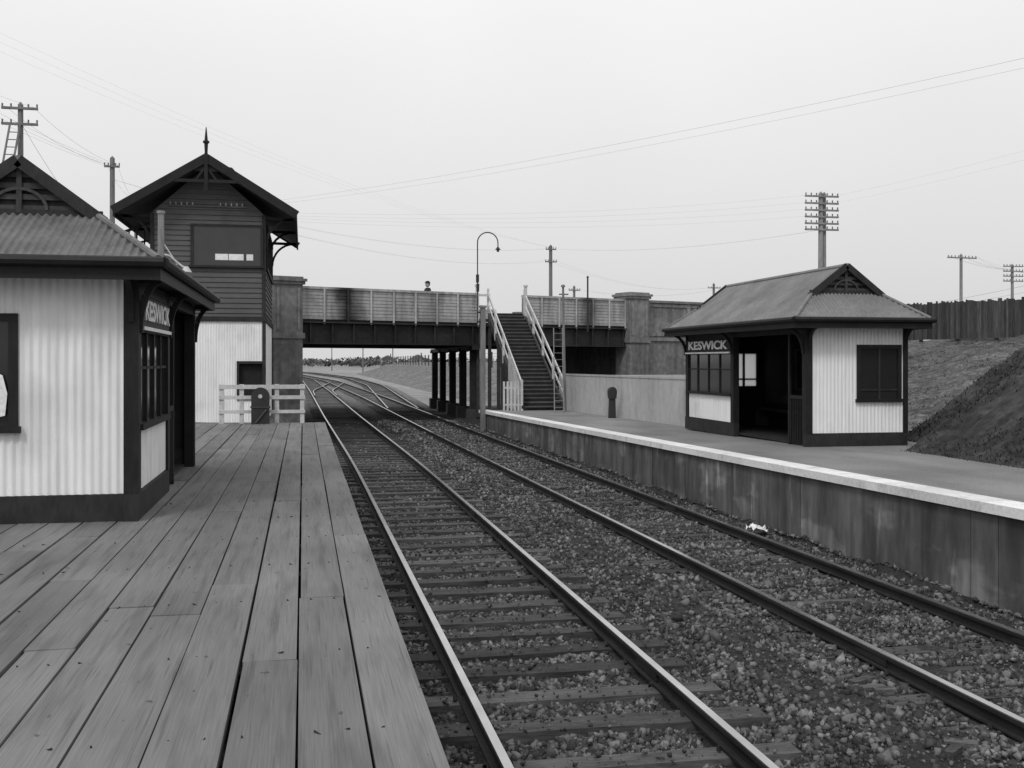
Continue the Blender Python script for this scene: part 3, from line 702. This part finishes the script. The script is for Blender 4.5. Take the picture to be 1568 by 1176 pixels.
b=B(); b.tube([(-2.9,23,4.75),(-2.75,23,4.72),(-2.62,23,4.6),(-2.5,23,4.5),(-2.42,23,4.47)],.02); b.cyl((-2.42,23,4.5),(-2.42,23,4.38),.04,.12,12); b.tube([(-2.86,23,4.4),(-2.6,23,4.55)],.014); b.tube([(-2.86,23,4.95),(-2.66,23,4.64)],.014)
b.done('lamp_arm',m_rail,e)
e=empty('signal_post_ladder',(9.55,37.3,.6)); b=B()
b.cyl((9.45,37.3,.6),(9.45,37.6,5.25),.05,.04,8); b.cyl((9.45,37.6,5.25),(9.45,37.6,5.33),.09,.06,8)
b.box(9.3,9.65,37.57,37.63,4.95,5.0)
for dx in (-.17,.17): b.beam((9.05+dx,36.6,.64),(9.5+dx,38.6,3.75),.035,.05)
for k in range(12): t=(k+.7)/12.5; c=V((9.05,36.6,.64)).lerp(V((9.5,38.6,3.75)),t); b.cyl(c-V((.17,0,0)),c+V((.17,0,0)),.014,.014,6)
b.done('post_and_ladder',m_pole,e)
e=empty('telephone_pillar',(9.55,31.6,.7)); b=B(); zz=pz(31.6)
b.prism([(9.44,31.6,zz-.02),(9.66,31.6,zz-.02),(9.64,31.6,zz+.6),(9.46,31.6,zz+.6)],(0,.14,0))
pr=[(9.44,31.56,zz+.6),(9.66,31.56,zz+.6),(9.68,31.56,zz+.8)]+[(9.55+.13*math.cos(math.pi*k/10),31.56,zz+.82+.15*math.sin(math.pi*k/10)) for k in range(0,11)]+[(9.42,31.56,zz+.8)]
b.prism(pr,(0,.2,0)); b.done('cabinet',m_iron,e)
e=empty('crumpled_paper',(6.85,14.9,-.1)); b=B()
vs=[];k=7
for j in range(k):
    for i in range(k): vs.append((6.6+i*.05+random.uniform(-.02,.02),14.6+j*.06,-.06+random.uniform(0,.09)))
b.add(vs,[(j*k+i,j*k+i+1,(j+1)*k+i+1,(j+1)*k+i) for j in range(k-1) for i in range(k-1)]); b.done('sheet',m_paper,e)
# ------------------------------------------------------------------ telegraph poles and wires
def pole(x,y,z0,z1,arms,r=.13,ang=0,ladder=False,name='telegraph_pole',mat=None):
    mat=mat or m_pole
    e=empty(name,(x,y,z0)); b=B(); b.cyl((x,y,z0),(x,y,z1),r,r*.75,10); b.cyl((x,y,z1),(x,y,z1+.12),r*.8,.02,10)
    u=V((math.cos(ang),math.sin(ang),0)); ins=B()
    for (dz,hw) in arms:
        c=V((x,y-.12,z1-dz)); b.beam(c-u*hw,c+u*hw,.09,.09)
        m=max(2,int(hw/.3))
        for k in range(-m,m+1):
            if k==0: continue
            p=c+u*(hw*.95*k/m); ins.cyl(p+V((0,0,.04)),p+V((0,0,.17)),.03,.035,6)
    b.done('pole_and_arms',mat,e); ins.done('insulators',m_pole,e)
    if ladder:
        l=B(); 
        for d in (-.2,.2): l.beam((x-1.3+d*.9,y-.6,z0+4),(x-.15+d*.9,y-.2,z1-.8),.06,.07)
        for k in range(26): t=k/26; c=V((x-1.3,y-.6,z0+4)).lerp(V((x-.15,y-.2,z1-.8)),t); l.cyl(c-V((.18,0,0)),c+V((.18,0,0)),.02,.02,5)
        l.done('ladder',m_pole,e)
    return e
pole(-10.6,42.9,0,12.3,[(.15,.65),(.75,.65)],.13,0,True)
pole(-8.95,52.8,0,12.2,[(.4,.35)],.15)
pole(-10.3,69,0,13.0,[(.4,.4)],.12)
pole(18.6,77.9,0,11.3,[(.25,.4),(1.2,.45)],.17)
pole(26.7,50.7,3.4,11.3,[(.15,.95),(.52,.95),(.88,.95),(1.23,.95),(1.58,.95),(1.9,.95)],.16,mat=m_pole2)
pole(26.95,50.8,3.4,11.3,[],.12,mat=m_pole2)
pole(46.3,67.2,0,10.1,[(.2,1.25)],.14,.1,mat=m_pole2)
pole(56.6,75.4,0,10.3,[(.1,.9),(.5,.9),(.9,.9),(1.3,.9)],.15,mat=m_pole2)
pole(42.4,103.7,0,10.6,[(.4,.7)],.16)
pole(22.9,87.2,0,8.9,[(.3,.5)],.14)
pole(-3.0,46,0,9.0,[(.15,.6)],.12)
pole(20.5,11.5,3.2,9.4,[(.2,.8)],.13,.9)
e=empty('parapet_iron_post',(13.2,47.9,4)); b=B(); b.cyl((13.2,47.75,3.9),(13.2,47.75,6.45),.045,.04,8); b.cyl((13.2,47.75,6.45),(13.2,47.75,6.53),.07,.03,8); b.done('post',m_iron,e)
ew=empty('overhead_wires',(0,40,9)); 
m_wire=M('wire',.2,.6,.1); nolint(m_wire)
def wire(p0,p1,sag,r=.007):
    c=bpy.data.curves.new('wire','CURVE'); c.dimensions='3D'; c.bevel_depth=r*.42; c.bevel_resolution=1
    sp=c.splines.new('POLY'); n=24; sp.points.add(n)
    for i in range(n+1):
        t=i/n; p=V(p0).lerp(V(p1),t); sp.points[i].co=(p.x,p.y,p.z-sag*4*t*(1-t),1)
    o=bpy.data.objects.new('wire',c); c.materials.append(m_wire); scene.collection.objects.link(o); attach(o,ew)
wire((-3.4,46,9.05),(20.1,11.0,9.2),.55,.006); wire((-2.6,46,9.05),(20.5,11.6,9.2),.58,.005)
for dx in (-.5,.5): wire((-10.6+dx,42.8,12.2),(-8.95+dx*.5,52.7,11.9),.3,.010); wire((-8.95+dx*.5,52.7,11.9),(-10.3,69,12.7),.4,.01); wire((-10.6+dx,42.8,12.2),(-16+dx,10,12),.8)
for dx in (-.4,0,.4): wire((-12+dx,20,10.8),(-8.95+dx*.6,52.7,11.8),.5,.008)
wire((-10.5,42.8,11.5),(-6.0,36,6),.3,.018)
for k,z in enumerate((0,.37,.73,1.1,1.4)):
    wire((26.7-.8,50.6,11.2-z),(-3,46,8.9-.1*k),.5,.005) if k<4 else None
    wire((26.7+.8,50.6,11.2-z),(32,-5,14-z),1.2,.004) if k<2 else None
for dx in (-.35,.35):
    wire((18.6+dx,77.8,11.1),(-8.95,52.7,11.2),1.2,.007); wire((18.6+dx,77.8,10.2),(42.4,103.6,10.3),1,.008); wire((18.6+dx,77.8,10.2),(-3,46,8.6),.9,.006)
    wire((18.6+dx,77.8,11.1),(26.7,50.6,9.4),.5,.006); wire((22.9+dx,87.2,8.7),(42.4,103.6,10.0),.6,.008)
for dx in (-1.1,0,1.1): wire((46.3+dx,67.1,10.05),(26.5,24+dx,5.4),1.0,.008); wire((46.3+dx,67.1,10.05),(56.6,75.3,10.0),.3,.01)
wire((26.7,50.6,4.6),(31,14,8.8),.7,.012); wire((26.9,50.6,4.5),(31.6,14,8.7),.8,.010)
for k in range(3): wire((-20,30+k*.3,16+k*.5),(18.6,77.8,11.2),1.4,.004)
# ------------------------------------------------------------------ distant trees and houses
def leafmass(name,cl,size):
    v=[];f=[];t=[]
    for (x,y,z,rx,rz,n) in cl:
        tt=random.uniform(.6,1.3)
        for i in range(n):
            d=V((random.gauss(0,1),random.gauss(0,1),random.gauss(0,1))).normalized()*random.random()**.4
            c=V((x+d.x*rx,y+d.y*rx,z+d.z*rz*(1 if d.z>0 else .9))); a=V((random.gauss(0,1),random.gauss(0,1),random.gauss(0,1))).normalized(); q=a.orthogonal().normalized(); w=a.cross(q); s=size*random.uniform(.5,1.2)
            k=len(v); v+=[c-q*s-w*s*.6,c+q*s-w*s*.5,c+q*s*.7+w*s,c-q*s+w*s*.6]; f.append((k,k+1,k+2,k+3)); t.append(tt*random.uniform(.6,1.5))
    mk(name,v,f,m_tree,None,False,t)
cl=[]
for k in range(210):
    y=random.uniform(400,680); x=random.uniform(-60,280); h=random.uniform(.9,2.2); cl.append((x,y,h*.8+.6,random.uniform(4,10),h,80))
leafmass('distant_trees',cl,.65)
def house(x,y,w,d,h,rm=m_roofL):
    e=empty('distant_house',(x,y,0)); b=B(); b.box(x,x+w,y,y+d,gz,h); b.done('walls',m_whiteold,e)
    b=B(); b.prism([(x-.4,y-.4,h),(x+w+.4,y-.4,h),(x+w/2,y-.4,h+w*.3)],(0,d+.8,0)); b.done('roof',rm,e)
    b=B(); b.box(x+w*.2,x+w*.35,y-.03,y,1,2.2); b.box(x+w*.6,x+w*.8,y-.03,y,.9,2.2); b.box(x+w*.7,x+w*.76,y+d*.5,y+d*.56,h,h+w*.4); b.done('windows_and_chimney',m_dark,e)
house(32,440,6,7,3.2); house(48,480,8,8,3.2)
for (x,y,h) in ((14.5,260,7),(8,300,7),(21,250,7)): pole(x,y,gz,h,[(.4,.8)],.16)
# ------------------------------------------------------------------ man on bridge
def man(px,py,pz0,rot):
    e=empty('man',(px,py,pz0)); vs=[];es=[];rad=[]
    def a(p,r,par=None):
        vs.append(V(p)); rad.append(r); i=len(vs)-1
        if par is not None: es.append((par,i))
        return i
    pel=a((0,0,.93),.15); sp=a((0,0,1.15),.14,pel); ch=a((0,.0,1.36),.16,sp); nk=a((0,.0,1.5),.06,ch); 
    for s in (-1,1):
        hp=a((s*.1,0,.86),.10,pel); kn=a((s*.11,.01,.48),.065,hp); an=a((s*.11,-.0,.09),.045,kn); a((s*.12,.17,.04),.04,an)
        sh=a((s*.2,0,1.42),.07,ch); el=a((s*.27,.02,1.14),.048,sh); wr=a((s*.25,.2,.98),.034,el); pm=a((s*.25,.27,.96),.035,wr)
        for k in range(4): f1=a((s*.25+(k-1.5)*.022,.33,.955),.009,pm); a((s*.25+(k-1.5)*.022,.36-.006*abs(k-1.5),.935),.008,f1)
        th=a((s*.25-s*.045,.29,.95),.011,pm); a((s*.25-s*.06,.32,.94),.009,th)
    me=bpy.data.meshes.new('body'); me.from_pydata(vs,es,[]); o=bpy.data.objects.new('body',me); scene.collection.objects.link(o); me.materials.append(m_cloth)
    md=o.modifiers.new('skin','SKIN'); 
    for i,r in enumerate(rad): me.skin_vertices[0].data[i].radius=(r,r)
    me.skin_vertices[0].data[0].use_root=True; sb=o.modifiers.new('s','SUBSURF'); sb.levels=1; sb.render_levels=1
    h=[]
    def ell(name,c,r,mat,n=16,m=10):
        v=[];f=[]
        for j in range(m+1):
            th=math.pi*j/m
            for i in range(n):
                ph=2*math.pi*i/n; v.append((c[0]+r[0]*math.sin(th)*math.cos(ph),c[1]+r[1]*math.sin(th)*math.sin(ph),c[2]+r[2]*math.cos(th)))
        for j in range(m):
            for i in range(n): f.append((j*n+i,j*n+(i+1)%n,(j+1)*n+(i+1)%n,(j+1)*n+i))
        ob=mk(name,v,f,mat,None,True); h.append(ob); return ob
    ell('head',(0,.01,1.63),(.078,.095,.12),m_skin); ell('nose',(0,.105,1.625),(.015,.02,.028),m_skin); ell('ear_l',(-.08,0,1.63),(.012,.025,.032),m_skin); ell('ear_r',(.08,0,1.63),(.012,.025,.032),m_skin)
    ell('mouth',(0,.098,1.575),(.022,.008,.006),m_cloth); ell('eye_l',(-.03,.095,1.645),(.010,.008,.006),m_cloth); ell('eye_r',(.03,.095,1.645),(.010,.008,.006),m_cloth)
    ell('hat_crown',(0,0,1.72),(.10,.115,.075),m_cloth); ell('hat_brim',(0,.06,1.70),(.09,.11,.012),m_cloth); ell('hair',(0,-.02,1.65),(.083,.09,.10),m_cloth)
    for ob in [o]+h: ob.location=(px,py,pz0); ob.rotation_euler=(0,0,rot); attach(ob,e)
man(5.33,45.4,4.21,math.radians(110))
# ------------------------------------------------------------------ world, sun, camera
w=bpy.data.worlds.new('World'); scene.world=w; w.use_nodes=True; nt=w.node_tree; N=nt.nodes; L=nt.links
bg=N['Background']; sky=N.new('ShaderNodeTexSky'); sky.sky_type='NISHITA'; sky.sun_disc=False
el=math.radians(48); az=math.radians(215)
sky.sun_elevation=el; sky.sun_rotation=az; sky.dust_density=4
bw=N.new('ShaderNodeRGBToBW'); L.new(sky.outputs[0],bw.inputs[0])
tc=N.new('ShaderNodeTexCoord'); sx=N.new('ShaderNodeSeparateXYZ'); L.new(tc.outputs['Generated'],sx.inputs[0])
mr=N.new('ShaderNodeMapRange'); L.new(sx.outputs[2],mr.inputs[0]); mr.inputs[1].default_value=0; mr.inputs[2].default_value=.36; mr.inputs[3].default_value=7.0; mr.inputs[4].default_value=9.6
cn=N.new('ShaderNodeTexNoise'); cn.inputs['Scale'].default_value=1.6; cn.inputs['Detail'].default_value=3; L.new(tc.outputs['Generated'],cn.inputs['Vector'])
cm=N.new('ShaderNodeMapRange'); L.new(cn.outputs[0],cm.inputs[0]); cm.inputs[1].default_value=.3; cm.inputs[2].default_value=.7; cm.inputs[3].default_value=.95; cm.inputs[4].default_value=1.05
mu=N.new('ShaderNodeMath'); mu.operation='MULTIPLY'; L.new(mr.outputs[0],mu.inputs[0]); L.new(cm.outputs[0],mu.inputs[1])
mx=N.new('ShaderNodeMix'); mx.data_type='FLOAT'; mx.inputs[0].default_value=.93; L.new(bw.outputs[0],mx.inputs[2]); L.new(mu.outputs[0],mx.inputs[3])
L.new(mx.outputs[0],bg.inputs['Color']); bg.inputs['Strength'].default_value=.1
sd=bpy.data.lights.new('sun','SUN'); sd.energy=1.3; sd.angle=math.radians(12); sd.color=(1,1,1)
so=bpy.data.objects.new('sun',sd); scene.collection.objects.link(so)
dirv=V((math.sin(az)*math.cos(el),math.cos(az)*math.cos(el),math.sin(el)))
so.rotation_euler=dirv.to_track_quat('Z','Y').to_euler(); so.location=dirv*50
cd=bpy.data.cameras.new('camera'); cam=bpy.data.objects.new('camera',cd); scene.collection.objects.link(cam)
cam.location=(0,0,2.5); cam.rotation_euler=(math.pi/2,0,-math.atan(.2)); cd.sensor_width=36; cd.lens=36*1600/1568; cd.shift_y=-35/1568; cd.clip_end=6000; cd.clip_start=.05
scene.camera=cam
scene.view_settings.view_transform='Standard'; scene.view_settings.look='None'; scene.view_settings.exposure=0
